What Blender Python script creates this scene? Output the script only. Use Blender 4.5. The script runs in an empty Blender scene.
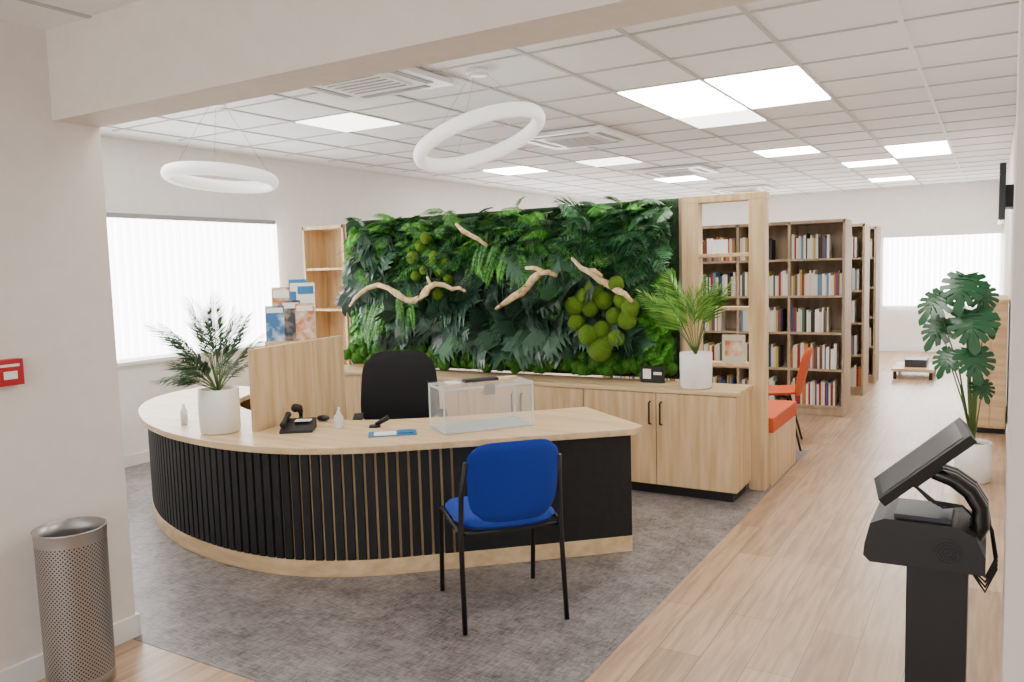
import bpy, bmesh, math, random
from mathutils import Vector, Matrix, noise
random.seed(7)
R=random.random
def U(a,b): return a+(b-a)*random.random()
def lin(c):
    return tuple(((x/255)/12.92 if x/255<=0.04045 else ((x/255+0.055)/1.055)**2.4) for x in c)+(1,)
MATS={}
def base_mat(name,rgb,rough=.5,metal=0,spec=.5):
    m=bpy.data.materials.new(name);m.use_nodes=True
    b=m.node_tree.nodes["Principled BSDF"]
    b.inputs["Base Color"].default_value=lin(rgb);b.inputs["Roughness"].default_value=rough
    b.inputs["Metallic"].default_value=metal;b.inputs["Specular IOR Level"].default_value=spec
    MATS[name]=m
    return m,m.node_tree.nodes,m.node_tree.links,b
def noisy(name,c1,c2,scale=(5,5,5),detail=4,rough=.6,bump=0,nscale=1,spec=.4,metal=0,lo=.35,hi=.65):
    m,n,l,b=base_mat(name,c1,rough,metal,spec)
    tc=n.new("ShaderNodeTexCoord");mp=n.new("ShaderNodeMapping");mp.inputs["Scale"].default_value=scale
    l.new(tc.outputs["Object"],mp.inputs["Vector"])
    nz=n.new("ShaderNodeTexNoise");nz.inputs["Scale"].default_value=nscale;nz.inputs["Detail"].default_value=detail
    l.new(mp.outputs[0],nz.inputs["Vector"])
    cr=n.new("ShaderNodeValToRGB");cr.color_ramp.elements[0].position=lo;cr.color_ramp.elements[1].position=hi
    cr.color_ramp.elements[0].color=lin(c1);cr.color_ramp.elements[1].color=lin(c2)
    l.new(nz.outputs["Fac"],cr.inputs["Fac"]);l.new(cr.outputs[0],b.inputs["Base Color"])
    if bump:
        bp=n.new("ShaderNodeBump");bp.inputs["Strength"].default_value=bump;bp.inputs["Distance"].default_value=.02
        l.new(nz.outputs["Fac"],bp.inputs["Height"]);l.new(bp.outputs[0],b.inputs["Normal"])
    return m
def leafmat(name,c1,c2,rough=.45):
    m,n,l,b=base_mat(name,c1,rough,0,.35)
    g=n.new("ShaderNodeNewGeometry");cr=n.new("ShaderNodeValToRGB")
    cr.color_ramp.elements[0].color=lin(c1);cr.color_ramp.elements[1].color=lin(c2)
    l.new(g.outputs["Random Per Island"],cr.inputs["Fac"]);l.new(cr.outputs[0],b.inputs["Base Color"])
def emis(name,rgb,s):
    m,n,l,b=base_mat(name,rgb,.6)
    b.inputs["Emission Color"].default_value=lin(rgb);b.inputs["Emission Strength"].default_value=s
# ---------------- materials
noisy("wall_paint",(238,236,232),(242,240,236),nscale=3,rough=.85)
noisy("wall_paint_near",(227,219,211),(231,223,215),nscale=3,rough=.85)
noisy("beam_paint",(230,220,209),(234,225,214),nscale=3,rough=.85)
noisy("oak",(193,160,117),(219,190,147),scale=(14,14,1.2),nscale=1.6,detail=6,rough=.5)
noisy("oak_h",(198,167,125),(220,193,152),scale=(1.2,14,14),nscale=1.6,detail=6,rough=.42)
noisy("oak_grey",(154,134,110),(180,159,132),scale=(10,10,1),nscale=1.6,detail=5,rough=.6)
base_mat("white_trim",(238,237,235),.6)
base_mat("white_plastic",(238,238,238),.35)
base_mat("pot_white",(238,236,231),.4)
base_mat("black",(13,13,15),.5)
noisy("slat_black",(12,13,15),(20,21,24),nscale=6,rough=.6)
base_mat("black_gloss",(12,13,15),.22)
base_mat("dark_grey",(44,46,50),.45)
base_mat("mid_grey",(150,150,150),.6)
noisy("mesh_black",(8,8,10),(18,18,21),nscale=120,rough=.8)
noisy("blue_fabric",(6,40,130),(12,52,150),nscale=90,rough=.9)
noisy("orange_fabric",(190,76,34),(202,90,46),nscale=60,rough=.8)
base_mat("steel",(170,168,166),.35,.85)
base_mat("red",(176,14,28),.5)
base_mat("soil",(60,44,32),.9)
base_mat("paper",(238,236,230),.7)
base_mat("paper_blue",(40,110,165),.5)
noisy("cover_art",(190,110,60),(232,214,190),scale=(5,5,5),nscale=2,detail=4,rough=.4,lo=.40,hi=.62)
noisy("cover_art_blue",(40,96,150),(190,205,215),scale=(5,5,5),nscale=2,detail=4,rough=.4,lo=.42,hi=.62)
noisy("cover_art_dark",(34,44,60),(150,130,110),scale=(6,6,6),nscale=2,detail=4,rough=.4,lo=.42,hi=.62)
noisy("driftwood",(200,164,114),(238,212,170),scale=(8,8,8),nscale=3,rough=.8)
noisy("moss",(8,28,10),(30,66,20),nscale=22,detail=6,rough=.95,bump=1)
noisy("moss_bright",(34,96,16),(84,146,34),nscale=40,detail=6,rough=.95,bump=1)
noisy("moss_ball",(70,116,20),(140,178,50),nscale=60,detail=6,rough=.95,bump=1)
leafmat("fern_dark",(10,40,24),(54,108,60))
leafmat("fern_mid",(24,86,26),(86,150,58))
leafmat("fern_bright",(44,124,30),(108,180,60))
leafmat("lobed_dark",(6,24,18),(74,112,86),.32)
leafmat("palm_dusty",(36,66,44),(92,126,86))
leafmat("palm_fresh",(56,112,32),(134,178,74))
base_mat("monstera_leaf",(26,76,42),.33,0,.4)
leafmat("stem",(70,100,50),(110,130,70))
emis("panel_light",(255,253,248),20)
emis("panel_dim",(255,253,248),5)
emis("ring_white_glow",(250,249,247),.7)  # rings are unlit; slight emission added to brighten their white
for i,c in enumerate([(140,40,36),(176,156,70),(44,70,120),(216,208,194),(30,30,36),(60,100,76),(184,112,62),(110,62,92),(230,226,215),(92,132,164),(104,78,58),(204,197,178)]): base_mat("book_%d"%i,c,.6)
m,n,l,b=base_mat("ceiling_tile",(242,242,242),.9)
tc=n.new("ShaderNodeTexCoord");nz=n.new("ShaderNodeTexNoise");nz.inputs["Scale"].default_value=90
l.new(tc.outputs["Object"],nz.inputs[0]);cr=n.new("ShaderNodeValToRGB")
cr.color_ramp.elements[0].color=lin((234,234,234));cr.color_ramp.elements[1].color=lin((246,246,246))
l.new(nz.outputs[0],cr.inputs[0]);l.new(cr.outputs[0],b.inputs["Base Color"])
m,n,l,b=base_mat("wood_floor",(200,165,130),.34)
tc=n.new("ShaderNodeTexCoord");sp=n.new("ShaderNodeSeparateXYZ");cb=n.new("ShaderNodeCombineXYZ")
l.new(tc.outputs["Object"],sp.inputs[0]);l.new(sp.outputs[1],cb.inputs[0]);l.new(sp.outputs[0],cb.inputs[1])
bk=n.new("ShaderNodeTexBrick");bk.inputs["Scale"].default_value=1;bk.inputs["Brick Width"].default_value=1.25;bk.inputs["Row Height"].default_value=.18
bk.inputs["Mortar Size"].default_value=.0016;bk.inputs["Mortar Smooth"].default_value=.1;bk.offset=.37
bk.inputs["Color1"].default_value=lin((164,134,105));bk.inputs["Color2"].default_value=lin((194,164,133));bk.inputs["Mortar"].default_value=lin((112,90,70))
l.new(cb.outputs[0],bk.inputs["Vector"])
mp=n.new("ShaderNodeMapping");mp.inputs["Scale"].default_value=(1.6,22,1);l.new(cb.outputs[0],mp.inputs[0])
nz=n.new("ShaderNodeTexNoise");nz.inputs["Scale"].default_value=1.5;nz.inputs["Detail"].default_value=8;nz.inputs["Distortion"].default_value=.6
l.new(mp.outputs[0],nz.inputs[0]);cr=n.new("ShaderNodeValToRGB");cr.color_ramp.elements[0].position=.3;cr.color_ramp.elements[1].position=.62
cr.color_ramp.elements[0].color=(.60,.56,.52,1);cr.color_ramp.elements[1].color=(1.05,1.03,1,1)
l.new(nz.outputs[0],cr.inputs[0])
mx=n.new("ShaderNodeMixRGB");mx.blend_type='MULTIPLY';mx.inputs[0].default_value=.85
l.new(bk.outputs[0],mx.inputs[1]);l.new(cr.outputs[0],mx.inputs[2]);l.new(mx.outputs[0],b.inputs["Base Color"])
m,n,l,b=base_mat("vinyl",(140,132,130),.42,0,.35)
tc=n.new("ShaderNodeTexCoord");n1=n.new("ShaderNodeTexNoise");n1.inputs["Scale"].default_value=4.5;n1.inputs["Detail"].default_value=14;n1.inputs["Roughness"].default_value=.85
l.new(tc.outputs["Object"],n1.inputs[0])
acc=n1.outputs[0]
for sc in ((100,16,1),(16,100,1)):
    mp=n.new("ShaderNodeMapping");mp.inputs["Scale"].default_value=sc;l.new(tc.outputs["Object"],mp.inputs[0])
    n2=n.new("ShaderNodeTexNoise");n2.inputs["Scale"].default_value=1;n2.inputs["Detail"].default_value=4;l.new(mp.outputs[0],n2.inputs[0])
    ml=n.new("ShaderNodeMath");ml.operation='MULTIPLY_ADD';ml.inputs[1].default_value=.40;ml.inputs[2].default_value=-.20;l.new(n2.outputs[0],ml.inputs[0])
    ad=n.new("ShaderNodeMath");ad.operation='ADD';l.new(acc,ad.inputs[0]);l.new(ml.outputs[0],ad.inputs[1]);acc=ad.outputs[0]
cr=n.new("ShaderNodeValToRGB");cr.color_ramp.elements[0].position=.34;cr.color_ramp.elements[1].position=.66
cr.color_ramp.elements[0].color=lin((72,65,64));cr.color_ramp.elements[1].color=lin((150,142,139))
l.new(acc,cr.inputs[0]);l.new(cr.outputs[0],b.inputs["Base Color"])
m,n,l,b=base_mat("blind_fabric_backlit",(245,245,245),.8)
b.inputs["Emission Color"].default_value=lin((250,250,253));b.inputs["Emission Strength"].default_value=9  # emission stands in for daylight through the blinds and lights the room
m,n,l,b=base_mat("perforated_steel",(176,172,168),.4,.7)
tc=n.new("ShaderNodeTexCoord");sp=n.new("ShaderNodeSeparateXYZ");l.new(tc.outputs["Object"],sp.inputs[0])
at=n.new("ShaderNodeMath");at.operation='ARCTAN2';l.new(sp.outputs[1],at.inputs[0]);l.new(sp.outputs[0],at.inputs[1])
mu=n.new("ShaderNodeMath");mu.operation='MULTIPLY';mu.inputs[1].default_value=.13;l.new(at.outputs[0],mu.inputs[0])
cb=n.new("ShaderNodeCombineXYZ");l.new(mu.outputs[0],cb.inputs[0]);l.new(sp.outputs[2],cb.inputs[1])
vo=n.new("ShaderNodeTexVoronoi");vo.inputs["Scale"].default_value=85;vo.inputs["Randomness"].default_value=0;vo.voronoi_dimensions='2D'
mp=n.new("ShaderNodeMapping");mp.inputs["Rotation"].default_value=(0,0,.785);l.new(cb.outputs[0],mp.inputs[0]);l.new(mp.outputs[0],vo.inputs["Vector"])
cr=n.new("ShaderNodeValToRGB");cr.color_ramp.interpolation='CONSTANT'
cr.color_ramp.elements[0].color=lin((30,29,28));cr.color_ramp.elements[1].position=.27;cr.color_ramp.elements[1].color=lin((160,156,152))
l.new(vo.outputs["Distance"],cr.inputs[0]);l.new(cr.outputs[0],b.inputs["Base Color"])
m,n,l,b=base_mat("acrylic",(250,252,252),.03);b.inputs["Alpha"].default_value=.07
base_mat("acrylic_edge",(225,232,232),.15)[3].inputs["Alpha"].default_value=.6

# ---------------- mesh builder
class MB:
    def __init__(s): s.v=[];s.f=[];s.m=[];s.s=[];s.slots=[];s.M=Matrix.Identity(4)
    def mi(s,k):
        if k not in s.slots:s.slots.append(k)
        return s.slots.index(k)
    def add(s,vs,fs,mat,smooth=False):
        o=len(s.v);s.v+=[s.M@Vector(x) for x in vs];i=s.mi(mat)
        for f in fs: s.f.append([o+k for k in f]);s.m.append(i);s.s.append(smooth)
    def box(s,x0,x1,y0,y1,z0,z1,mat):
        x0,x1=min(x0,x1),max(x0,x1);y0,y1=min(y0,y1),max(y0,y1);z0,z1=min(z0,z1),max(z0,z1)
        s.add([(x0,y0,z0),(x1,y0,z0),(x1,y1,z0),(x0,y1,z0),(x0,y0,z1),(x1,y0,z1),(x1,y1,z1),(x0,y1,z1)],
          [(0,3,2,1),(4,5,6,7),(0,1,5,4),(1,2,6,5),(2,3,7,6),(3,0,4,7)],mat)
    def prism(s,poly,z0,z1,mat):
        n=len(poly);a=sum(poly[i][0]*poly[(i+1)%n][1]-poly[(i+1)%n][0]*poly[i][1] for i in range(n))
        if a<0: poly=poly[::-1]
        s.add([(p[0],p[1],z0) for p in poly]+[(p[0],p[1],z1) for p in poly],
          [tuple(range(n-1,-1,-1)),tuple(range(n,2*n))]+[(i,(i+1)%n,n+(i+1)%n,n+i) for i in range(n)],mat)
    def tube(s,pts,r,mat,n=8,cap=True):
        pts=[Vector(p) for p in pts];vs=[];fs=[]
        rs=r if isinstance(r,(list,tuple)) else [r]*len(pts)
        prev=None
        for i,p in enumerate(pts):
            t=(pts[min(i+1,len(pts)-1)]-pts[max(i-1,0)]);t.normalize()
            if prev is None:
                a=Vector((0,0,1)) if abs(t.z)<.9 else Vector((1,0,0));u=t.cross(a).normalized()
            else:
                u=prev-t*prev.dot(t)
                u.normalize()
            prev=u;w=t.cross(u)
            for k in range(n):
                an=2*math.pi*k/n;vs.append(p+(u*math.cos(an)+w*math.sin(an))*rs[i])
        for i in range(len(pts)-1):
            for k in range(n):
                fs.append((i*n+k,i*n+(k+1)%n,(i+1)*n+(k+1)%n,(i+1)*n+k))
        if cap: fs.append(tuple(range(n-1,-1,-1)));fs.append(tuple(range((len(pts)-1)*n,len(pts)*n)))
        s.add(vs,fs,mat,True)
    def lathe(s,c,prof,mat,n=32,cap0=True,cap1=False):
        vs=[];fs=[]
        for r,z in prof:
            for k in range(n):
                a=2*math.pi*k/n;vs.append((c[0]+r*math.cos(a),c[1]+r*math.sin(a),c[2]+z))
        for i in range(len(prof)-1):
            for k in range(n): fs.append((i*n+k,i*n+(k+1)%n,(i+1)*n+(k+1)%n,(i+1)*n+k))
        if cap0: fs.append(tuple(range(n-1,-1,-1)))
        if cap1: fs.append(tuple(range((len(prof)-1)*n,len(prof)*n)))
        s.add(vs,fs,mat,True)
    def blob(s,c,r,mat,amp=.15,fr=3,n=14,sc=(1,1,1)):
        vs=[];fs=[];off=Vector((R()*50,R()*50,R()*50));h=n//2+1
        for i in range(h+1):
            th=math.pi*i/h
            for k in range(n):
                ph=2*math.pi*k/n;d=Vector((math.sin(th)*math.cos(ph),math.sin(th)*math.sin(ph),math.cos(th)))
                rr=r*(1+amp*noise.noise(d*fr+off));vs.append((c[0]+d.x*rr*sc[0],c[1]+d.y*rr*sc[1],c[2]+d.z*rr*sc[2]))
        for i in range(h):
            for k in range(n): fs.append((i*n+k,(i+1)*n+k,(i+1)*n+(k+1)%n,i*n+(k+1)%n))
        s.add(vs,fs,mat,True)
    def torus(s,c,Rr,r,mat,rot=None,n=64,m=14,flat=1.0):
        vs=[];fs=[];rot=rot or Matrix.Identity(3)
        for i in range(n):
            a=2*math.pi*i/n
            for k in range(m):
                b_=2*math.pi*k/m;d=Vector(((Rr+r*math.cos(b_))*math.cos(a),(Rr+r*math.cos(b_))*math.sin(a),r*flat*math.sin(b_)))
                vs.append(Vector(c)+rot@d)
        for i in range(n):
            for k in range(m): fs.append((i*m+k,((i+1)%n)*m+k,((i+1)%n)*m+(k+1)%m,i*m+(k+1)%m))
        s.add(vs,fs,mat,True)
    def frond(s,p,d,L,W,n,mat,nrm=(0,0,1),droop=.25,wid=.12,sweep=.5,t0=.12,stem=None,fold=.15,xmax=None,ymax=None):
        p=Vector(p);d=Vector(d).normalized();N=Vector(nrm).normalized()
        def P(t): return p+d*L*t+Vector((0,0,-droop*L*t*t))
        def cl(v):
            if xmax is not None and v.x>xmax: v.x=xmax
            if ymax is not None and v.y>ymax: v.y=ymax
            return v
        if stem: s.tube([P(i/6) for i in range(7)],[.0035*(1-.7*i/6) for i in range(7)],stem,5)
        for i in range(n):
            t=t0+(1-t0)*i/(n-1);b=P(t);T=(P(min(t+.02,1.02))-P(t-.02)).normalized()
            S=T.cross(N);S.normalize();NN=S.cross(T).normalized()
            ll=W*math.sin(math.pi*(.12+.8*t))**.8*U(.85,1.1)
            for sg in (-1,1):
                dr=(S*sg+T*sweep-NN*fold*U(.3,1.6)).normalized();pr=dr.cross(NN).normalized();w=ll*wid
                tip=b+dr*ll-NN*ll*.12
                s.add([b,cl(b+dr*ll*.4+pr*w),cl(tip),cl(b+dr*ll*.4-pr*w)],[(0,1,2,3)],mat)
        t=P(1);T=(P(1)-P(.9)).normalized();S=T.cross(N).normalized()
        s.add([t,t+T*W*.15+S*W*wid*.5,cl(t+T*W*.4),t+T*W*.15-S*W*wid*.5],[(0,1,2,3)],mat)
    def lobeleaf(s,p,d,L,W,mat,nrm,droop=.2):
        p=Vector(p);d=Vector(d).normalized();N=Vector(nrm).normalized()
        def P(t): return p+d*L*t+Vector((0,0,-droop*L*t*t))
        s.tube([P(i/4*.4) for i in range(5)],[.003]*5,"stem",4)
        n=7;vs=[];fs=[]
        S=d.cross(N).normalized();NN=S.cross(d).normalized()
        core=[]
        for i in range(n+1):
            t=.28+.72*i/n;c=P(t);w=W*.16*math.sin(math.pi*(.1+.85*i/n))
            core.append(len(vs));vs+= [c,c+S*w-NN*w*.3,c-S*w-NN*w*.3]
        for i in range(n):
            a=core[i];b_=core[i+1];fs+=[(a,b_,b_+1,a+1),(a,a+2,b_+2,b_)]
            ll=W*math.sin(math.pi*(.22+.66*i/n))**.7*U(.85,1.1)
            for sg,o in ((1,1),(-1,2)):
                m0=vs[a+o];m1=vs[b_+o];dr=(S*sg+d*.65-NN*U(.1,.4)).normalized()
                k=len(vs);mid=(m0+m1)*.5
                h=(m1-m0)*.5
                vs+=[mid+dr*ll*.5-h*1.15,mid+dr*ll*.5+h*1.0,mid+dr*ll*U(.95,1.05)-NN*ll*.15]
                fs+=[(a+o,k,k+1,b_+o),(k,k+2,k+1)]
        k=len(vs);vs.append(P(1)+d*W*.5-NN*W*.1);fs.append((core[-1]+1,k,core[-1]+2))
        s.add(vs,fs,mat)
    def build(s,name,bevel=0,sub=0,parent=None):
        xs=[v.x for v in s.v];ys=[v.y for v in s.v];zs=[v.z for v in s.v]
        o=Vector(((min(xs)+max(xs))/2,(min(ys)+max(ys))/2,min(zs)))
        me=bpy.data.meshes.new(name);me.from_pydata([v-o for v in s.v],[],s.f)
        for k in s.slots: me.materials.append(MATS[k])
        me.polygons.foreach_set("material_index",s.m);me.polygons.foreach_set("use_smooth",s.s);me.update()
        ob=bpy.data.objects.new(name,me);ob.location=o;bpy.context.collection.objects.link(ob)
        if bevel:
            md=ob.modifiers.new("bevel",'BEVEL');md.width=bevel;md.segments=2;md.limit_method='ANGLE';md.angle_limit=.7
        if parent: ob.parent=parent
        return ob
def one(name,fn,**k):
    mb=MB();fn(mb);return mb.build(name,**k)
def rotz(a,c): return Matrix.Translation(Vector(c))@Matrix.Rotation(a,4,'Z')

# ---------------- room shell
CH=2.75
XL=-6.26;XR=.14;YB=15.0
one("floor",lambda b:b.box(-6.6,1.4,-3.2,YB+.2,-.1,0,"wood_floor"))
one("floor_vinyl_zone",lambda b:b.prism([(-6.25,2.05),(-1.31,2.05),(-1.29,6.9),(-2.6,6.9),(-2.6,8.0),(-6.25,8.0)],0,.002,"vinyl"))
WIN=[(3.0,5.75),(8.6,12.6)];z0w,z1w=.92,2.08
def wl(b):
    ys=[2.08]+[y for w in WIN for y in w]+[YB]
    b.box(XL-.2,XL,2.08,YB,0,z0w,"wall_paint");b.box(XL-.2,XL,2.08,YB,z1w,CH,"wall_paint")
    for i in range(0,len(ys),2): b.box(XL-.2,XL,ys[i],ys[i+1],z0w,z1w,"wall_paint")
one("wall_left",wl)
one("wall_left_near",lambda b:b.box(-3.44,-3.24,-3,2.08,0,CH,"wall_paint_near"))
one("wall_partition_left",lambda b:b.box(XL-.2,-3.44,1.88,2.08,0,CH,"wall_paint"))
one("wall_right",lambda b:b.box(XR,XR+.2,2.08,YB,0,CH,"wall_paint"))
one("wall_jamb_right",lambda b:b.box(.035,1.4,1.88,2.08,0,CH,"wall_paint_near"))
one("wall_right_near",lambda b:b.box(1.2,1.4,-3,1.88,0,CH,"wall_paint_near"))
BW=(-1.6,.06,.78,1.9)
def wb(b):
    b.box(XL-.2,XR+.2,YB,YB+.2,0,BW[2],"wall_paint");b.box(XL-.2,XR+.2,YB,YB+.2,BW[3],CH,"wall_paint")
    b.box(XL-.2,-5.4,YB,YB+.2,BW[2],BW[3],"wall_paint");b.box(-2.3,BW[0],YB,YB+.2,BW[2],BW[3],"wall_paint");b.box(BW[1],XR+.2,YB,YB+.2,BW[2],BW[3],"wall_paint")
one("wall_back",wb)
def wf(b):  # unseen wall behind camera; wide opening added so sky gives frontal fill
    b.box(-3.44,1.4,-3.2,-3,0,.3,"wall_paint");b.box(-3.44,1.4,-3.2,-3,2.4,CH,"wall_paint")
    b.box(-3.44,-3.1,-3.2,-3,.3,2.4,"wall_paint");b.box(1.1,1.4,-3.2,-3,.3,2.4,"wall_paint")
one("wall_front",wf)
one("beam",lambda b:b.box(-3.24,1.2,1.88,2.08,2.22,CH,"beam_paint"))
NC=2.57
base_mat("grid_metal",(188,187,185),.6)
def cn(b):
    b.box(-3.24,1.2,-3,1.88,NC,NC+.1,"ceiling_tile")
    x=-3.24+.3
    while x<1.2: b.box(x-.012,x+.012,-3,1.88,NC-.006,NC,"grid_metal");x+=.6
    y=1.88-.35
    while y>-3: b.box(-3.24,1.2,y-.012,y+.012,NC-.006,NC,"grid_metal");y-=.6
one("ceiling_near",cn)
GX=[-.42-.6*i for i in range(-1,10)];GY=[2.13+.6*j for j in range(0,22)]
one("ceiling",lambda b:b.box(XL-.2,XR+.2,2.08,YB+.2,CH,CH+.1,"ceiling_tile"))
def cg(b):
    for x in GX:
        if XL+.3<x<XR: b.box(x-.012,x+.012,2.08,YB,CH-.008,CH-.0005,"grid_metal" if abs(x+.42)>.01 else "white_trim")
    for y in GY: b.box(XL+.3,XR,y-.010,y+.010,CH-.007,CH-.0005,"grid_metal")
one("trim_ceiling_grid",cg)
LIGHTS=[(-2.22,-1.62,5.13,5.73,0),(-1.62,-1.02,5.13,5.73,0),(-2.22,-1.62,5.73,6.33,0),(-1.62,-1.02,5.73,6.33,0),
 (-4.62,-4.02,4.53,5.13,1),(-2.22,-1.62,6.33,6.93,1),(-1.02,-.42,9.33,10.53,0),(-2.22,-1.62,8.73,9.33,0),(-1.62,-1.02,10.53,11.13,0),(-1.62,-1.02,12.93,13.53,0),
 (-4.02,-3.42,8.13,8.73,1),(-4.02,-3.42,10.53,11.13,0),(-1.02,-.42,2.73,3.33,0),(-5.22,-4.62,8.1,8.7,0),(-5.22,-4.62,2.73,3.33,0),(-3.42,-2.82,2.2,2.73,0)]
for i,(x0,x1,y0,y1,dm) in enumerate(LIGHTS):
    one("ceiling_light_panel",lambda b:b.box(x0+.02,x1-.02,y0+.02,y1-.02,CH-.012,CH-.001,"panel_dim" if dm else "panel_light"))
for (x0,y0) in [(-2.4,-.3),(-.6,-.3),(-2.4,-1.9),(-.6,-1.9)]:  # unseen panels added to light the near zone behind the camera
    one("ceiling_light_panel",lambda b:b.box(x0+.02,x0+.58,y0+.02,y0+.58,NC-.012,NC-.007,"panel_dim"))
def cassette(cx,cy,w=.84):
    def f(b):
        z=CH-.012;h_=w/2
        b.box(cx-h_,cx+h_,cy-h_,cy+h_,z-.03,z,"white_plastic")
        b.box(cx-.22,cx+.22,cy-.22,cy+.22,z-.04,z-.03,"white_trim")
        for k in range(7): b.box(cx-.2,cx+.2,cy-.19+k*.06,cy-.17+k*.06,z-.043,z-.04,"mid_grey")
        for sx,sy in ((1,0),(-1,0),(0,1),(0,-1)):
            if sx: b.box(cx+sx*.32-.025,cx+sx*.32+.025,cy-.26,cy+.26,z-.034,z-.03,"mid_grey")
            else: b.box(cx-.26,cx+.26,cy+sy*.32-.025,cy+sy*.32+.025,z-.034,z-.03,"mid_grey")
    one("air_conditioner_cassette",f)
cassette(-3.22,6.6);cassette(-3.4,9.75);cassette(-3.25,3.75,.8);cassette(-3.4,13.0)
def win_x(y0,y1,name):
    def f(b):
        for y in (y0,y1-.05,(y0+y1)/2-.025): b.box(XL-.16,XL-.11,y,y+.05,z0w,z1w,"white_trim")
        b.box(XL-.16,XL-.11,y0,y1,z0w,z0w+.05,"white_trim");b.box(XL-.16,XL-.11,y0,y1,z1w-.05,z1w,"white_trim")
    one(name,f)
    def g(b):
        y=y0
        while y<y1:
            b.add([(XL+.02,y,z0w),(XL+.045,y+.085,z0w),(XL+.045,y+.085,z1w+.02),(XL+.02,y,z1w+.02)],[(0,1,2,3)],"blind_fabric_backlit");y+=.08
        b.box(XL,XL+.06,y0-.03,y1+.03,z1w+.01,z1w+.05,"mid_grey")
        b.box(XL,XL+.03,y0-.03,y1+.03,z0w-.06,z0w-.03,"white_trim")
    one("vertical_blind",g)
win_x(3.0,5.75,"window_1");win_x(8.6,12.6,"window_2")
def win_y(x0,x1,name):
    def f(b):
        for x in (x0,x1-.05,(x0+x1)/2): b.box(x,x+.05,YB+.1,YB+.15,BW[2],BW[3],"white_trim")
        b.box(x0,x1,YB+.1,YB+.15,BW[2],BW[2]+.05,"white_trim")
        b.box(x0,x1,YB+.1,YB+.15,BW[3]-.05,BW[3],"white_trim")
    one(name,f)
    def g(b):
        x=x0
        while x<x1:
            b.add([(x,YB-.02,BW[2]),(x+.085,YB-.045,BW[2]),(x+.085,YB-.045,BW[3]+.03),(x,YB-.02,BW[3]+.03)],[(0,1,2,3)],"blind_fabric_backlit");x+=.08
        b.box(x0-.03,min(x1+.03,XR),YB-.06,YB,BW[3]+.02,BW[3]+.07,"white_trim")
    one("vertical_blind",g)
win_y(BW[0],BW[1],"window_3");win_y(-5.4,-2.3,"window_4")
def bb(name,*a): one(name,lambda b:b.box(*a,"white_trim"),bevel=.003)
bb("baseboard_left",XL,XL+.015,2.08,YB,0,.1)
bb("baseboard_left_near",-3.24,-3.225,-3,2.08,0,.1)
bb("baseboard_back",XL,XR,YB-.015,YB,0,.1)
bb("baseboard_partition",-3.44,-3.225,2.08,2.095,0,.1)
bb("baseboard_right",XR-.015,XR,2.08,YB,0,.1)
bb("baseboard_jamb",.02,.035,1.88,2.08,0,.1)

# ---------------- reception desk
def catmull(P,n=24):
    out=[]
    Q=[Vector(p).to_2d() for p in P];Q=[Q[0]*2-Q[1]]+Q+[Q[-1]*2-Q[-2]]
    for i in range(1,len(Q)-2):
        p0,p1,p2,p3=Q[i-1:i+3]
        for k in range(n):
            t=k/n;out.append(.5*((2*p1)+(p2-p0)*t+(2*p0-5*p1+4*p2-p3)*t*t+(3*p1-p0-3*p2+p3)*t**3))
    out.append(Q[-2]);return out
def resample(P,step):
    L=[0]
    for i in range(1,len(P)): L.append(L[-1]+(P[i]-P[i-1]).length)
    n=max(2,int(L[-1]/step));out=[];j=0
    for k in range(n+1):
        d=L[-1]*k/n
        while j<len(L)-2 and L[j+1]<d: j+=1
        t=(d-L[j])/max(L[j+1]-L[j],1e-9);out.append(P[j].lerp(P[j+1],min(t,1)))
    return out
F=[(-5.42,4.35),(-5.40,3.98),(-5.24,3.66),(-4.95,3.38),(-4.54,3.13),(-4.20,2.99),(-3.89,2.91),(-3.5,2.87),(-3.12,2.92),(-2.79,3.08),(-2.44,3.37),(-2.06,3.71),(-1.69,4.05)]
C=resample(catmull(F),.056)
def nrm(i,Cc):
    t=(Cc[min(i+1,len(Cc)-1)]-Cc[max(i-1,0)]).normalized();return Vector((t.y,-t.x))
def off(Cc,d): return [Cc[i]+nrm(i,Cc)*d for i in range(len(Cc))]
DZ=.70
def desk(b):
    band=lambda o,i,z0,z1,m:b.prism([tuple(p) for p in off(C,o)]+[tuple(p) for p in off(C,i)][::-1],z0,z1,m)
    band(-.012,-.04,0.002,.665,"oak");band(.012,-.012,0.002,.09,"oak_h")
    split=-1
    for i,p in enumerate(C):
        if p.x>-2.36 and p.y>3.3: split=i;break
    for i in range(0,split):
        p=C[i];n2=nrm(i,C);t=Vector((-n2.y,n2.x));w=.0215
        q=[p+t*w-n2*.012,p-t*w-n2*.012,p-t*w+n2*.010,p+t*w+n2*.010]
        b.prism([tuple(x) for x in q],.09,.664,"slat_black")
    seg=C[split-1:]
    b.prism([tuple(p) for p in off(seg,.010)]+[tuple(p) for p in off(seg,-.012)][::-1],.09,.664,"slat_black")
    inner=catmull([(-2.19,4.53),(-2.52,4.20),(-2.89,3.85),(-3.25,3.62),(-3.65,3.53),(-4.12,3.58),(-4.5,3.76),(-4.74,4.05),(-4.8,4.42)],8)
    poly=[tuple(p) for p in off(C,.06)]+[(-1.64,4.11)]+[tuple(p) for p in inner]
    b.prism(poly,.665,DZ,"oak_h")
    b.prism([(-1.71,4.07),(-1.73,4.05),(-2.16,4.46),(-2.14,4.48)],0.002,.665,"oak")
    b.prism([(-5.38,4.33),(-4.84,4.36),(-4.84,4.39),(-5.38,4.36)],0.002,.665,"oak")
one("reception_desk",desk,bevel=.003)
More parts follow.
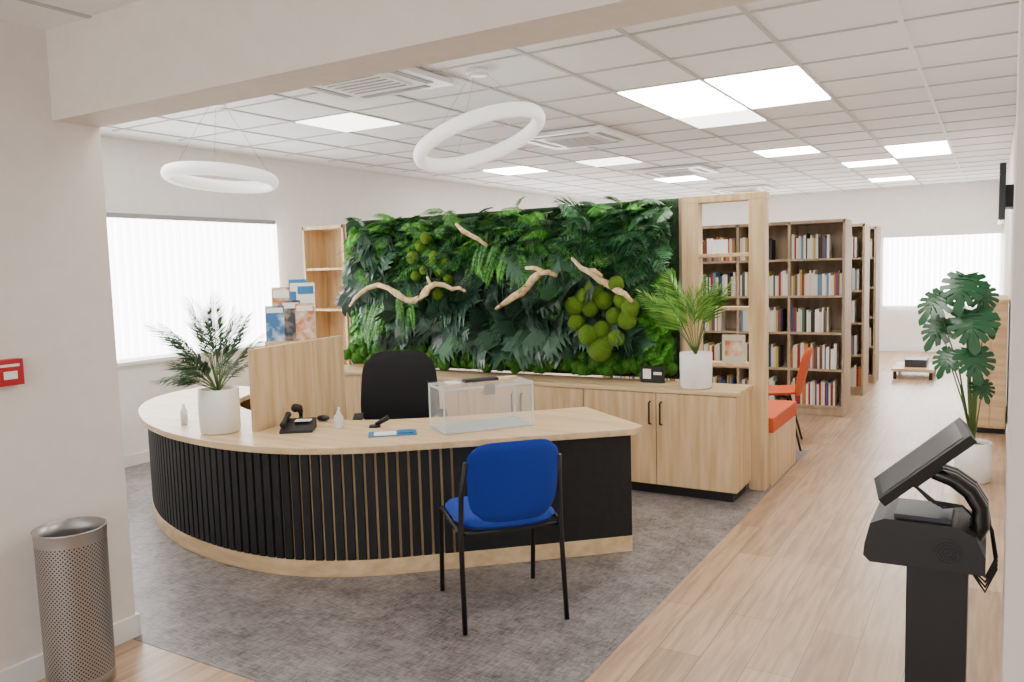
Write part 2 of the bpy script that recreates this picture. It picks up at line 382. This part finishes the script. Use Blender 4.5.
def part(b):
    b.prism([(-3.555,3.09),(-3.585,3.085),(-3.66,3.50),(-3.63,3.505)],DZ+.001,1.17,"oak")
    b.prism([(-3.635,3.535),(-3.665,3.53),(-3.74,3.99),(-3.71,3.995)],0.002,1.17,"oak")
    b.prism([(-3.63,3.505),(-3.66,3.50),(-3.665,3.53),(-3.635,3.535)],DZ+.001,1.17,"oak")
one("desk_privacy_screen",part)

# ---------------- low cabinets
def cab(b):
    X0,X1,Y0,Y1=-5.1,-1.41,5.14,5.52
    b.box(X0+.02,X1-.03,Y0+.04,Y1-.02,0.002,.07,"black")
    b.box(X0,X1,Y0+.02,Y1,.07,.715,"oak")
    b.box(X0-.01,X1+.012,Y0-.005,Y1+.01,.715,.74,"oak_h")
    x=X1;i=0
    while x-.54>X0-.02:
        b.box(x-.542,x-.003,Y0,Y0+.018,.075,.708,"oak")
        hx=x-.542+.035 if i%2==0 else x-.04
        b.tube([(hx,Y0,.65),(hx,Y0-.03,.645),(hx,Y0-.03,.50),(hx,Y0,.495)],.007,"black",8)
        x-=.545;i+=1
one("storage_cabinet",cab,bevel=.003)

# ---------------- vertical garden
GXL,GXR,GZ0,GZ1,GY0=-5.08,-1.94,.77,2.05,5.60
def gp(px,py,dy=0):
    a=px-512;b_=341-py;s=(5.52-dy)/(.5125*a+.0914*b_+685.6)
    return Vector(((.8586*a-.0217*b_-411.3)*s,5.52-dy,(-.0283*a+.9956*b_-71.9)*s+1.58))
gw=bpy.data.objects.new("vertical_garden",None);bpy.context.collection.objects.link(gw);gw.location=(0,0,0)
def gback(b):
    b.box(GXL-.03,GXR+.02,GY0,GY0+.06,.745,GZ1,"oak_grey")
    nx,nz=150,60;vs=[];fs=[]
    for j in range(nz+1):
        for i in range(nx+1):
            x=GXL+(GXR-GXL)*i/nx;z=.745+(GZ1-.745)*j/nz
            e=min(i,nx-i,j,nz-j)
            d=0 if e==0 else .02+.03*(noise.noise(Vector((x*6,z*6,0)))+1)+.02*noise.noise(Vector((x*25,z*25,3)))
            vs.append((x,GY0-d,z))
    for j in range(nz):
        for i in range(nx): a=j*(nx+1)+i;fs.append((a,a+1,a+nx+2,a+nx+1))
    b.add(vs,fs,"moss",True)
    for k in range(380):
        x=U(GXL+.05,-2.2);b.blob((x,GY0-U(.06,.19),U(.79,.92)),U(.03,.05),"moss_bright",.35,4,10)
    for k in range(80):
        b.blob((U(GXL+.04,GXL+.25),GY0-.05,U(.85,1.95)),U(.035,.055),"moss_bright",.35,4,10)
    for k in range(80):
        b.blob((U(-2.25,-1.98),GY0-.05,U(.8,1.5)),U(.035,.06),"moss_bright",.35,4,10)
one("moss_backing",gback,parent=gw)
def gleaves(b):
    def rnd_dir(base,sp):
        a=base+U(-sp,sp);return Vector((math.cos(a),-U(.25,.8),math.sin(a)))
    def lobed(x,y,z,d,L,W):
        if x+d.x*L<-4.98 or x+d.x*L>-1.99: d=Vector((-d.x,d.y,d.z))
        if z+d.z*L*.8<.99: d=Vector((d.x,d.y,abs(d.z)*.4))
        b.lobeleaf((x,y,z),d,L,W,"lobed_dark",(U(-.4,.4),-1,U(.1,.8)),.18)
    for k in range(180):
        lobed(U(-4.85,-2.1),GY0-.06,U(1.08,1.8),rnd_dir(-1.2,1.8),U(.24,.36),U(.13,.18))
    for (px,py,nn,sx,sz) in [(560,305,26,.35,.2),(500,320,26,.35,.15),(375,250,20,.15,.2),(450,305,24,.25,.2),(560,245,14,.3,.15)]:
        c=gp(px,py)
        for k in range(nn): lobed(c.x+U(-sx,sx),GY0-.10,c.z+U(-sz,sz),rnd_dir(-1.3,1.6),U(.28,.42),U(.15,.21))
    for k in range(250):
        x=U(-4.9,-1.99);z=U(1.6,2.02);a=U(-.4,3.5)
        dx=math.cos(a)
        if x<-4.65: dx=abs(dx)
        if x>-2.25: dx=-abs(dx)*.7
        d=Vector((dx,-U(.3,.9),math.sin(a)*.6))
        L=U(.26,.46)
        if z+math.sin(a)*.6*L>2.15: L*=.6
        b.frond((x,GY0-.06,z),d,L,U(.08,.12),19,random.choice(["fern_dark","fern_dark","fern_mid"]),nrm=(0,-.5,1),droop=.45,wid=.13,sweep=.35,stem="stem",xmax=-1.91)
    for k in range(40):
        b.frond((U(-2.15,-1.97),GY0-.05,U(1.45,2.0)),Vector((U(-.7,.05),-U(.4,.8),U(-.7,.4))),U(.2,.32),U(.06,.09),18,"fern_dark",nrm=(0,-.9,.5),droop=.3,wid=.14,sweep=.4,stem="stem",xmax=-1.91)
    for (px,py,n) in [(372,235,8),(395,228,7),(430,232,6),(470,250,7),(560,228,8),(590,240,7),(545,300,6),(480,330,5),(360,265,7),(520,215,6),(620,215,5),(440,215,6)]:
        c=gp(px,py,.1)
        for k in range(n):
            a=U(-.6,3.8);b.frond((c.x+U(-.06,.06),GY0-.13,c.z+U(-.05,.05)),Vector((math.cos(a)*.8 if px>380 else abs(math.cos(a))*.8,-U(.4,.8),math.sin(a)*.5)),U(.2,.32),U(.06,.09),18,random.choice(["fern_mid","fern_bright"]),nrm=(0,-.8,.7),droop=.4,wid=.12,sweep=.4,stem="stem")
    for k in range(80):
        x=U(-4.7,-2.2);z=U(1.25,1.85);a=U(3.3,6.1)
        d=Vector((math.cos(a),-U(.3,.7),math.sin(a)))
        b.frond((x,GY0-.09,z),d,U(.2,.35),U(.05,.08),20,random.choice(["fern_dark","fern_mid"]),nrm=(0,-1,.4),droop=.2,wid=.14,sweep=.4)
    for k in range(30):
        c=gp(625,235);a=U(-.6,3.7)
        b.frond((c.x+U(-.3,.1),GY0-.12,c.z+U(-.2,.1)),Vector((math.cos(a)*.8,-U(.3,.8),math.sin(a)*.5)),U(.3,.44),U(.12,.17),16,"fern_dark",nrm=(0,-.8,.8),droop=.35,wid=.09,sweep=.5,xmax=-1.91)
    for k in range(80):
        b.frond((U(-5.0,-4.75),GY0-.06,U(.9,1.98)),Vector((U(-.1,.7),-U(.4,.9),U(-.9,.4))),U(.1,.18),U(.04,.07),12,"fern_bright",nrm=(0,-1,.4),droop=.3,wid=.2)
    for k in range(130):
        c=gp(652,318);b.frond((c.x+U(-.13,.1),GY0-.07,c.z+U(-.33,.35)),Vector((U(-.8,.5),-U(.5,1),U(-.6,.8))),U(.1,.18),U(.04,.07),12,"fern_bright",nrm=(0,-1,.4),droop=.3,wid=.2,xmax=-1.91)
    for k in range(70):
        x=U(-4.7,-2.3);b.frond((x,GY0-.08,U(1.1,1.95)),Vector((U(-.8,.8),-U(.5,1),U(-.8,.5))),U(.12,.22),U(.05,.07),12,"fern_mid",nrm=(0,-1,.4),droop=.3,wid=.18)
    for (px,py,n) in [(385,298,8),(398,292,7),(372,306,6),(490,235,4),(503,248,4),(523,245,5),(538,245,4)]:
        for k in range(n):
            c=gp(px+U(-10,10),py+U(-6,8),.12+U(0,.08))
            b.frond(c,Vector((U(-.45,.45),-.35,-1)),U(.2,.34),U(.035,.05),26,random.choice(["fern_mid","fern_bright","fern_mid","fern_mid"]),nrm=(U(-.3,.3),-1,.2),droop=.15,wid=.2,sweep=.55,t0=.03)
one("wall_foliage",gleaves,parent=gw)
def gmoss(b):
    pts=[(420,246),(434,256),(424,270),(440,272),(432,284),(448,279),(413,258),(446,262),(416,276),(438,294),(426,238),
     (576,322),(590,308),(602,330),(604,300),(614,316),(600,350),(622,300),(627,320),(588,335),(616,338),(594,290),(616,284),(630,308),(574,306),(584,296),(606,344)]
    for px,py in pts:
        big=.070 if px>500 else .050
        if (px,py)==(600,350): big=.095
        dy=(.18 if px>500 else .13)+U(0,.07);c=gp(px,py,dy)
        b.blob((c.x,c.y,c.z),big*U(.8,1.15),"moss_ball",.12,3,18)
one("moss_balls",gmoss,parent=gw)
def gdrift(b):
    brs=[([(350,306),(355,299),(361,293),(368,288),(378,285),(388,288),(397,294),(406,300),(414,301),(421,297),(427,289),(435,284),(444,285),(452,289),(459,288),(465,291)],1.05),
     ([(416,301),(427,294),(431,285),(427,277)],.7),
     ([(456,224),(463,231),(470,235),(478,239),(487,246)],.85),
     ([(496,309),(505,303),(513,297),(521,293),(528,286),(533,279),(540,273),(548,272),(557,276)],1.2),([(526,268),(535,268),(545,272)],.7),
     ([(572,258),(581,268),(592,273),(601,281),(610,285),(618,291),(625,294),(632,302)],1.05),([(583,270),(594,270),(602,276)],.6)]
    for br,k_ in brs:
        P=[gp(x,y,.27+.035*math.sin(i*1.3)) for i,(x,y) in enumerate(br)]
        n=len(P);b.tube(P,[k_*(.008+.016*math.sin(math.pi*(i+.6)/(n+.2))*U(.7,1.3)) for i in range(n)],"driftwood",10)
one("driftwood_branches",gdrift,parent=gw)
def sign(b):
    c=gp(652,365,.14);b.box(c.x-.09,c.x+.09,5.38,5.392,.742,.86,"black");b.box(c.x-.07,c.x-.01,5.378,5.38,.77,.84,"paper");b.box(c.x+.01,c.x+.07,5.378,5.38,.80,.82,"paper")
one("info_plaque",sign)
def books(b,x0,x1,y,z,dep=.16,hmax=.26,fill=.9,out=-1):
    x=x0+.005
    while x<x0+(x1-x0)*fill:
        w=U(.012,.03);h=U(hmax*.72,hmax*.95);d=U(dep*.8,dep)
        if x+w>x1-.004: break
        b.box(x,x+w-.0015,y,y+d,z,z+h,"book_%d"%random.choice([0,1,2,3,3,4,5,6,7,8,8,9,10,11,11,3]));x+=w
def frame(b):
    b.box(-1.90,-1.78,5.54,5.64,.742,2.0,"oak")
    b.box(-1.90,-1.32,5.54,5.66,2.0,2.05,"oak")
    b.box(-1.43,-1.32,5.54,5.64,0,2.0,"oak")
    for z in (.86,1.25,1.62): b.box(-1.78,-1.43,5.54,5.64,z,z+.025,"oak")
one("shelf_frame",frame,bevel=.003)
one("displayed_booklets",lambda b:(b.box(-1.72,-1.69,5.55,5.6,1.646,1.75,"paper"),b.box(-1.68,-1.58,5.56,5.57,1.646,1.74,"paper"),b.box(-1.62,-1.46,5.56,5.57,.886,1.08,"book_11"),b.box(-1.60,-1.48,5.558,5.56,.93,1.04,"cover_art")))
def bench(b):
    b.box(-2.1,-1.30,5.68,6.45,0,.38,"oak");b.box(-2.1,-1.295,5.68,6.46,.38,.49,"orange_fabric")
one("upholstered_bench",bench,bevel=.01)
def bc(b,x0,x1,y0,y1,h,bays,nsh,mat="oak_grey",base=.08,skip=0,back=True):
    t=.025
    if back: b.box(x0,x1,y1-.015,y1,0.002,h,mat)
    n=len(bays)
    for x in bays: b.box(x-t/2,x+t/2,y0,y1-.015,0.002,h,mat)
    b.box(x0,x1,y0,y1-.015,h-.03,h,mat);b.box(x0,x1,y0+.02,y1-.015,0.002,base,mat)
    sp=(h-.03-base)/nsh
    for k in range(nsh):
        z=base+sp*k
        for i in range(n-1):
            a,c=bays[i]+t/2,bays[i+1]-t/2
            b.box(a,c,y0+.005,y1-.015,z,z+.02,mat)
            if R()>=skip: books(b,a,c,y0+.04,z+.021,.18,sp*.74,U(.62,1))
one("bookcase",lambda b:bc(b,-5.66,-5.14,5.60,5.9,2.03,[-5.648,-5.152],5,"oak",skip=.4))
for i,(y,x0) in enumerate([(8.54,-3.9),(9.95,-3.9),(11.0,-3.9)]):
    bays=[-1.27-.525*k for k in range(6)][::-1]
    one("bookcase",lambda b:bc(b,bays[0]-.012,bays[-1]+.012,y,y+.42,1.98,bays,5,"oak_grey"))
def mag(b):
    b.M=rotz(.75,(-5.0,4.76,0))
    b.box(-.20,.20,-.10,.11,0.002,1.04,"oak")
    cs=["cover_art_blue","cover_art","paper","cover_art_dark","paper_blue"]
    spec=[(-.19,-.09,.29,0),(-.06,-.085,.33,3),(.05,-.09,.30,1),(-.14,-.02,.44,1),(.0,-.02,.50,4),(.06,-.03,.47,2)]
    for (x,yy,h,c) in spec:
        zz=1.042;w=.15
        def slab(x,w,yy,zz,h,t,m): b.add([(x,yy,zz),(x+w,yy,zz),(x+w,yy+.25*h,zz+h),(x,yy+.25*h,zz+h),(x,yy+t,zz),(x+w,yy+t,zz),(x+w,yy+.25*h+t,zz+h),(x,yy+.25*h+t,zz+h)],[(0,1,2,3),(7,6,5,4),(0,4,5,1),(1,5,6,2),(2,6,7,3),(3,7,4,0)],m)
        slab(x,w,yy,zz,h,.006,cs[c])
        slab(x+.01,w-.02,yy-.002+.25*h*.8,zz+h*.8,h*.14,.002,"paper" if c!=2 else "paper_blue")
one("magazine_rack",mag)

# ---------------- chairs
def pads(b,fn,nx,ny,th,mat):
    vs=[];fs=[]
    for side in (1,-1):
        for j in range(ny+1):
            for i in range(nx+1):
                u=i/nx*2-1;v=j/ny*2-1;k=.18;uu=u*(1-k*v**4*abs(u)**3);vv=v*(1-k*u**4*abs(v)**3)
                e=(1-abs(u)**6)*(1-abs(v)**6);vs.append(fn(uu,vv,side*th*(e**.5)))
    N=(nx+1)*(ny+1)
    for j in range(ny):
        for i in range(nx):
            a=j*(nx+1)+i;fs.append((a,a+1,a+nx+2,a+nx+1));fs.append((N+a,N+a+nx+1,N+a+nx+2,N+a+1))
    b.add(vs,fs,mat,True)
def blue_chair(b):
    f=Vector((-.73,.683));c=Vector((-1.965,3.11));ang=math.atan2(f.y,f.x)-math.pi/2
    b.M=rotz(ang,(c.x,c.y,0.002))
    w=.235;r=.0115
    for s in (-1,1):
        b.tube([(s*w,-.26,0),(s*(w-.005),-.215,.44),(s*(w-.01),-.225,.60),(s*(w-.025),-.275,.76)],r,"black",10)
        b.tube([(s*w,.25,0),(s*w,.21,.43),(s*w,.18,.44),(s*w,-.21,.44)],r,"black",10)
    b.tube([(-w,.18,.425),(w,.18,.425)],r*.9,"black",8);b.tube([(-w,-.2,.425),(w,-.2,.425)],r*.9,"black",8)
    pads(b,lambda u,v,t:(u*.235,.0+v*.235,.465+t-.012*(1-u*u)),16,16,.028,"blue_fabric")
    pads(b,lambda u,v,t:(u*(.205+.012*v),-.235-.05*(v*.5+.5)+t-.035*(1-u*u),.665+v*.182),18,18,.022,"blue_fabric")
one("visitor_chair",blue_chair)
def office(b):
    f=Vector((.62,-.78));ang=math.atan2(f.y,f.x)-math.pi/2
    b.M=rotz(ang,(-3.39,4.17,0.002))
    for k in range(5):
        a=2*math.pi*k/5+.3;e=(math.cos(a)*.26,math.sin(a)*.26)
        b.tube([(0,0,.1),(e[0],e[1],.075)],[.03,.018],"black",8);b.blob((e[0],e[1],.031),.03,"black",0,1,12)
    b.tube([(0,0,.08),(0,0,.42)],.028,"black",12)
    pads(b,lambda u,v,t:(u*.25,.02+v*.24,.47+t),14,14,.04,"black")
    pads(b,lambda u,v,t:(u*(.265-.02*v),-.23-.03*v*v+.03*u*u-.03*v+t,.77+v*.26),16,16,.018,"mesh_black")
    b.tube([(0,-.1,.42),(0,-.27,.45),(0,-.28,.8)],.022,"black",10)
    for s in (-1,1):
        b.tube([(s*.2,0,.44),(s*.27,0,.46),(s*.28,0,.60)],.015,"black",8);b.box(s*.28-.03,s*.28+.03,-.12,.1,.60,.63,"black")
one("office_chair",office)
def orange(b):
    b.M=rotz(math.radians(100),(-1.62,7.05,0.0))
    pads(b,lambda u,v,t:(u*.23,v*.22,.45+t+.03*u*u+.02*v*v),14,14,.015,"orange_fabric")
    pads(b,lambda u,v,t:(u*(.245-.02*v),-.23-.09*(v*.5+.5)+.06*u*u+t,.64+v*.2),14,14,.013,"orange_fabric")
    for sx in (-1,1):
        for sy in (-1,1): b.tube([(sx*.14,sy*.13,.44),(sx*.24,sy*.24,0)],[.013,.009],"black",8)
    b.tube([(-.14,.13,.435),(.14,-.13,.435)],.01,"black",6);b.tube([(.14,.13,.435),(-.14,-.13,.435)],.01,"black",6)
one("shell_armchair",orange)

# ---------------- plants
def pot(b,c,r,h,mat="pot_white"):
    b.lathe(c,[(r*.9,0),(r*.97,.01),(r,h*.5),(r,h),(r*.93,h),(r*.92,h-.03)],mat,40)
    b.lathe(c,[(r*.93,h-.03),(.001,h-.025)],"soil",24,False)
def palm1(b):
    c=Vector((-3.77,3.02,DZ+.001));pot(b,c,.113,.25)
    for k in range(30):
        a=k*2.399+U(-.2,.2);el=U(.45,1.45);d=Vector((math.cos(a)*math.cos(el),math.sin(a)*math.cos(el),math.sin(el)))
        L=U(.54,.74) if el>.9 else U(.32,.44)
        if c.x+d.x*L>-3.68 : d.x=.04
        nv=Vector((-math.cos(a)*.8,-math.sin(a)*.8,.8))
        b.frond(c+Vector((0,0,.23)),d,L,U(.10,.14),20,"palm_dusty",nrm=nv,droop=.26,wid=.045,sweep=1.1,t0=.35,stem="stem",fold=.3,xmax=-3.60)
one("potted_palm",palm1)
def palm2(b):
    c=Vector((-1.715,5.27,.741));pot(b,c,.108,.24)
    for k in range(15):
        a=k*2.399;el=U(.9,1.45);d=Vector((math.cos(a)*math.cos(el),-abs(math.sin(a)*math.cos(el))*.4-.02,math.sin(el)))
        L=U(.52,.78)
        nv=Vector((-math.cos(a)*.8,-.6,.6))
        b.frond(c+Vector((0,0,.22)),d,L,U(.12,.16),15,"palm_fresh",nrm=nv,droop=.24,wid=.055,sweep=1.1,t0=.4,stem="stem",fold=.3,ymax=5.33)
one("potted_areca_palm",palm2)
def monleaf(b,c,d,nv,S):
    d=d.normalized();nv=(nv-d*nv.dot(d)).normalized();s=d.cross(nv)
    K=64
    for sg in (-1,1):
        vs=[];fs=[]
        for i in range(K+1):
            th=3.05*i/K
            if th<.5: r=.62+.26*(1-th/.5)**1.3
            elif th<2.4: r=.62
            else: r=.62-.36*((th-2.4)/.65)**1.5
            ph=(th-.28)/.44; fr=ph-round(ph)
            notch=math.exp(-(fr/.11)**2) if .15<th<2.6 else 0
            ro=S*r*(1-.5*notch)
            an=d*S*(.30*math.cos(th)-.05)
            an2=c+an
            tip=c+d*math.cos(th)*ro+s*sg*math.sin(th)*ro-nv*(.22*ro*ro/S)
            md=an2.lerp(tip,.5)+nv*S*.03
            vs+=[an2,md,tip]
        for i in range(K):
            fs.append((3*i,3*i+1,3*i+4,3*i+3));fs.append((3*i+1,3*i+2,3*i+5,3*i+4))
        b.add(vs,fs,"monstera_leaf",True)
def monstera(b):
    c=Vector((-.095,6.42,0));pot(b,c,.115,.28)
    L=[(-.24,-.05,1.27,-1.0,.27),(-.08,-.1,1.38,-.2,.28),(.03,.05,1.31,.5,.22),(-.22,.0,1.08,-.8,.26),(-.02,-.14,1.13,.1,.30),(.05,.1,1.13,.6,.2),
       (-.16,-.12,.88,-.6,.22),(.0,-.16,.88,.3,.25),(.05,-.1,.68,.5,.16)]
    for (dx,dy,z,a,S) in L:
        p=Vector((c.x+dx,c.y+dy,z))
        m=Vector((c.x+dx*.4,c.y+dy*.6+.03,z*.62))
        b.tube([c+Vector((0,0,.24)),m,p],[.008,.006,.004],"stem",6)
        monleaf(b,p,Vector((math.sin(a)*.7,-.35,-.75)),Vector((math.sin(a)*.4+U(-.4,.4),-1,U(.3,.9))),S*.86)
    b.tube([c+Vector((0,0,.2)),c+Vector((-.03,0,.6)),c+Vector((-.05,.02,1.0))],[.014,.012,.008],"stem",8)
one("potted_monstera",monstera)

# ---------------- pendant rings
def ring(c,tilt,tilt2,name,RR=.37):
    v=Vector((c[0],c[1],0)).normalized();rt=Vector((v.y,-v.x,0))
    rot=Matrix.Rotation(tilt,3,v)@Matrix.Rotation(tilt2,3,rt)
    def f(b):
        b.torus(c,RR,.038,"ring_white_glow",rot,flat=1.1)
        for k in range(3):
            a=2*math.pi*k/3+.5;p=Vector(c)+rot@Vector((RR*math.cos(a),RR*math.sin(a),.03))
            b.tube([p,(c[0]+(p.x-c[0])*.15,c[1]+(p.y-c[1])*.15,CH-.03)],.0015,"steel",5)
        b.lathe((c[0],c[1],CH-.035),[(.06,0),(.065,.01),(.065,.034)],"white_plastic",24,True,True)
    one(name,f)
ring((-2.62,4.06,2.35),math.radians(-17),math.radians(-9),"ring_pendant_lamp")
ring((-4.46,3.70,2.24),math.radians(5),math.radians(-3),"ring_pendant_lamp",.335)

# ---------------- desk items
z=DZ+.001
def ballot(b):
    b.M=rotz(math.radians(54),(-2.46,3.74,z))
    L,W,H,t=.26,.13,.25,.005
    b.box(-L,L,-W,-W+t,0,H,"acrylic");b.box(-L,L,W-t,W,0,H,"acrylic");b.box(-L,-L+t,-W+t,W-t,0,H,"acrylic");b.box(L-t,L,-W+t,W-t,0,H,"acrylic")
    b.box(-L,L,-W,W,0,.005,"acrylic_edge");b.box(-L-.006,L+.006,-W-.006,W+.006,H,H+.006,"acrylic")
    for sx in (-1,1):
        for sy in (-1,1): b.box(sx*L-.004,sx*L+.004,sy*W-.004,sy*W+.004,0,H,"acrylic_edge")
    for (x0,x1,y0,y1) in [(-L,L,-W-.005,-W+.002),(-L,L,W-.002,W+.005),(-L-.005,-L+.002,-W,W),(L-.002,L+.005,-W,W)]:
        b.box(x0,x1,y0,y1,H-.014,H-.001,"acrylic_edge");b.box(x0,x1,y0,y1,.002,.010,"acrylic_edge")
    b.box(-.1,.1,-.03,.03,H+.007,H+.022,"dark_grey");b.box(-.2,-.13,-.04,.04,H+.007,H+.016,"white_plastic");b.box(.06,.22,-.02,.02,H+.007,H+.02,"driftwood")
    b.box(-.03,.03,-W-.02,-W-.006,H-.05,H+.005,"steel")
one("ballot_box",ballot)
def phone(b):
    b.M=rotz(math.radians(35),(-3.36,3.22,z))
    b.add([(-.09,-.08,0),(.09,-.08,0),(.09,.08,0),(-.09,.08,0),(-.09,-.08,.015),(.09,-.08,.015),(.09,.08,.06),(-.09,.08,.06)],[(0,3,2,1),(4,5,6,7),(0,1,5,4),(1,2,6,5),(2,3,7,6),(3,0,4,7)],"black")
    b.tube([(-.07,-.07,.045),(-.07,-.02,.06),(-.07,.05,.075),(-.07,.09,.08)],[.02,.014,.014,.02],"black",8)
    b.box(-.02,.07,.0,.06,.05,.056,"white_plastic")
one("desk_phone",phone,bevel=.004)
one("barcode_scanner",lambda b:(b.lathe((-3.50,3.38,z),[(.045,0),(.045,.01),(.012,.02),(.012,.07)],"black",20,True,True),b.tube([(-3.50,3.38,z+.07),(-3.49,3.36,z+.10),(-3.46,3.30,z+.11)],[.016,.02,.026],"black",10)))
one("sanitizer_bottle",lambda b:(b.lathe((-3.19,3.37,z),[(.026,0),(.028,.01),(.028,.07),(.012,.085),(.012,.1)],"acrylic_edge",20,True,True),b.tube([(-3.19,3.37,z+.1),(-3.19,3.37,z+.118),(-3.165,3.35,z+.118)],.005,"white_plastic",6)))
one("computer_mouse",lambda b:b.blob((-3.44,3.50,z+.018),.045,"black_gloss",0,1,20,(1,.7,.4)))
def mat_(b):
    b.M=rotz(math.radians(40),(-2.80,3.37,z));b.box(-.13,.13,-.07,.07,0,.003,"paper_blue");b.box(-.10,.02,-.05,.05,.003,.005,"paper")
    b.box(.03,.11,-.04,.04,.003,.012,"paper_blue")
one("desk_leaflet",mat_)
def pen(b):
    b.tube([(-3.02,3.49,z+.012),(-2.96,3.53,z+.05)],[.012,.016],"black",8);b.lathe((-3.02,3.48,z),[(.035,0),(.03,.012)],"black",16,True,True)
one("pen_stand",pen)
for (x,y,r,h) in [(-4.25,3.14,.022,.11),(-4.17,3.08,.018,.08)]:
    one("glass_bottle",lambda b:b.lathe((x,y,z),[(r,0),(r,h*.6),(r*.45,h*.8),(r*.45,h)],"acrylic_edge",18,True,True))

# ---------------- bin, alarm
def bin_(b):
    c=(-3.06,1.72,0);k=.885
    b.lathe(c,[(.138*k,.0),(.138*k,.05)],"steel",48,True);b.lathe(c,[(.138*k,.05),(.143*k,.58)],"perforated_steel",48,False)
    b.lathe(c,[(.143*k,.58),(.146*k,.625),(.148*k,.63),(.141*k,.63),(.139*k,.58),(.133*k,.02)],"steel",48,False)
    b.lathe(c,[(.134*k,.03),(.001,.03)],"black",32,False)
one("waste_bin",bin_)
one("fire_alarm_call_point",lambda b:(b.box(-3.24,-3.20,1.57,1.67,1.19,1.29,"red"),b.box(-3.20,-3.198,1.595,1.645,1.215,1.245,"paper"),b.box(-3.20,-3.198,1.585,1.655,1.262,1.272,"paper")),bevel=.004)

# ---------------- kiosk
base_mat("screen_glass",(84,86,88),.15)
def kiosk(b):
    b.box(-.165,-.035,2.10,2.22,.012,.87,"black");b.box(-.24,.015,2.1,2.36,0,.014,"black")
    prof=[(-.255,.87),(-.252,.90),(-.24,.95),(-.21,.965),(-.06,.965),(-.02,.945),(.0,.90),(.0,.86),(-.24,.855)]
    n=len(prof);y0,y1=2.04,2.24
    b.add([(x,y0,zz) for x,zz in prof]+[(x,y1,zz) for x,zz in prof],[tuple(range(n-1,-1,-1)),tuple(range(n,2*n))]+[(i,(i+1)%n,n+(i+1)%n,n+i) for i in range(n)],"black")
    b.box(-.19,-.07,2.06,2.2,.964,.975,"dark_grey")
    for k in range(4): b.torus((-.075,2.038,.905),.007+.007*k,.0014,"dark_grey",Matrix.Rotation(math.pi/2,3,'X'),24,5)
    arm=[(-.03,2.13,.92),(-.012,2.13,.96),(-.014,2.13,1.0),(-.035,2.13,1.035),(-.07,2.13,1.06),(-.11,2.12,1.075)]
    for dx in (-.03,0,.03): b.tube([(x,y+dx,zz) for x,y,zz in arm],[.020,.020,.018,.018,.017,.015],"black_gloss",10)
    u=Vector((.74,.05,.67)).normalized();nn=Vector((-.64,-.22,.64));nn=(nn-u*nn.dot(u)).normalized();v=nn.cross(u)
    C0=Vector((-.134,2.09,1.098));b.M=Matrix((( u.x,v.x,nn.x,C0.x),(u.y,v.y,nn.y,C0.y),(u.z,v.z,nn.z,C0.z),(0,0,0,1)))
    b.box(-.125,.125,-.055,.075,-.014,.008,"black");b.box(-.110,.110,-.042,.062,.008,.0095,"screen_glass")
    b.box(-.05,.03,-.03,.04,-.03,-.014,"black")
    b.M=Matrix.Identity(4)
    for k in range(4):
        b.tube([(-.01+.004*k,2.16,.98),(.012,2.17+.01*k,.93-.01*k),(.022,2.16,.87-.01*k),(-.0,2.15,.82-.012*k),(-.04,2.14,.85)],.0035,"black",6)
        b.tube([(-.16,2.12,1.04),(-.12+.01*k,2.12,1.0-.005*k),(-.05,2.12,.995),(-.015,2.12,.96)],.003,"black",6)
one("touchscreen_kiosk",kiosk,bevel=.004)

# ---------------- right side bits
one("mounted_television",lambda b:(b.box(.02,.055,5.7,6.5,1.79,2.13,"black_gloss"),b.box(.055,.14,6.0,6.3,1.88,2.02,"dark_grey")),bevel=.004)
one("side_cabinet",lambda b:(b.box(-.12,.12,8.2,9.2,.05,1.16,"oak"),b.box(-.13,.125,8.19,9.21,1.16,1.19,"oak"),b.box(-.10,.11,8.22,9.19,0,.05,"black"),b.box(-.115,-.005,8.192,8.2,.07,1.14,"oak_h"),b.box(.002,.115,8.192,8.2,.07,1.14,"oak_h")),bevel=.003)
def cart(b):
    b.box(-1.12,-.62,11.5,12.3,.10,.14,"oak_h")
    for x in (-1.08,-.66):
        for y in (11.55,12.25): b.box(x-.02,x+.02,y-.02,y+.02,0,.10,"black")
    b.box(-.98,-.72,11.7,12.1,.14,.24,"dark_grey")
one("low_trolley",cart)

# ---------------- world, camera
w=bpy.data.worlds.new("sky");w.use_nodes=True;bpy.context.scene.world=w
w.node_tree.nodes["Background"].inputs[0].default_value=(.96,.97,1,1);w.node_tree.nodes["Background"].inputs[1].default_value=4
cam=bpy.data.cameras.new("camera");cam.sensor_width=36;cam.lens=803/1024*36;cam.clip_start=.05
co=bpy.data.objects.new("camera",cam);bpy.context.collection.objects.link(co)
Rm=Matrix(((0.8586,-0.0217,0.5122),(0.5125,0.0914,-0.8538),(-0.0283,0.9956,0.0896)))
q=Rm.to_quaternion();q.normalize()
co.rotation_mode='QUATERNION';co.rotation_quaternion=q;co.location=(0,0,1.58)
bpy.context.scene.camera=co
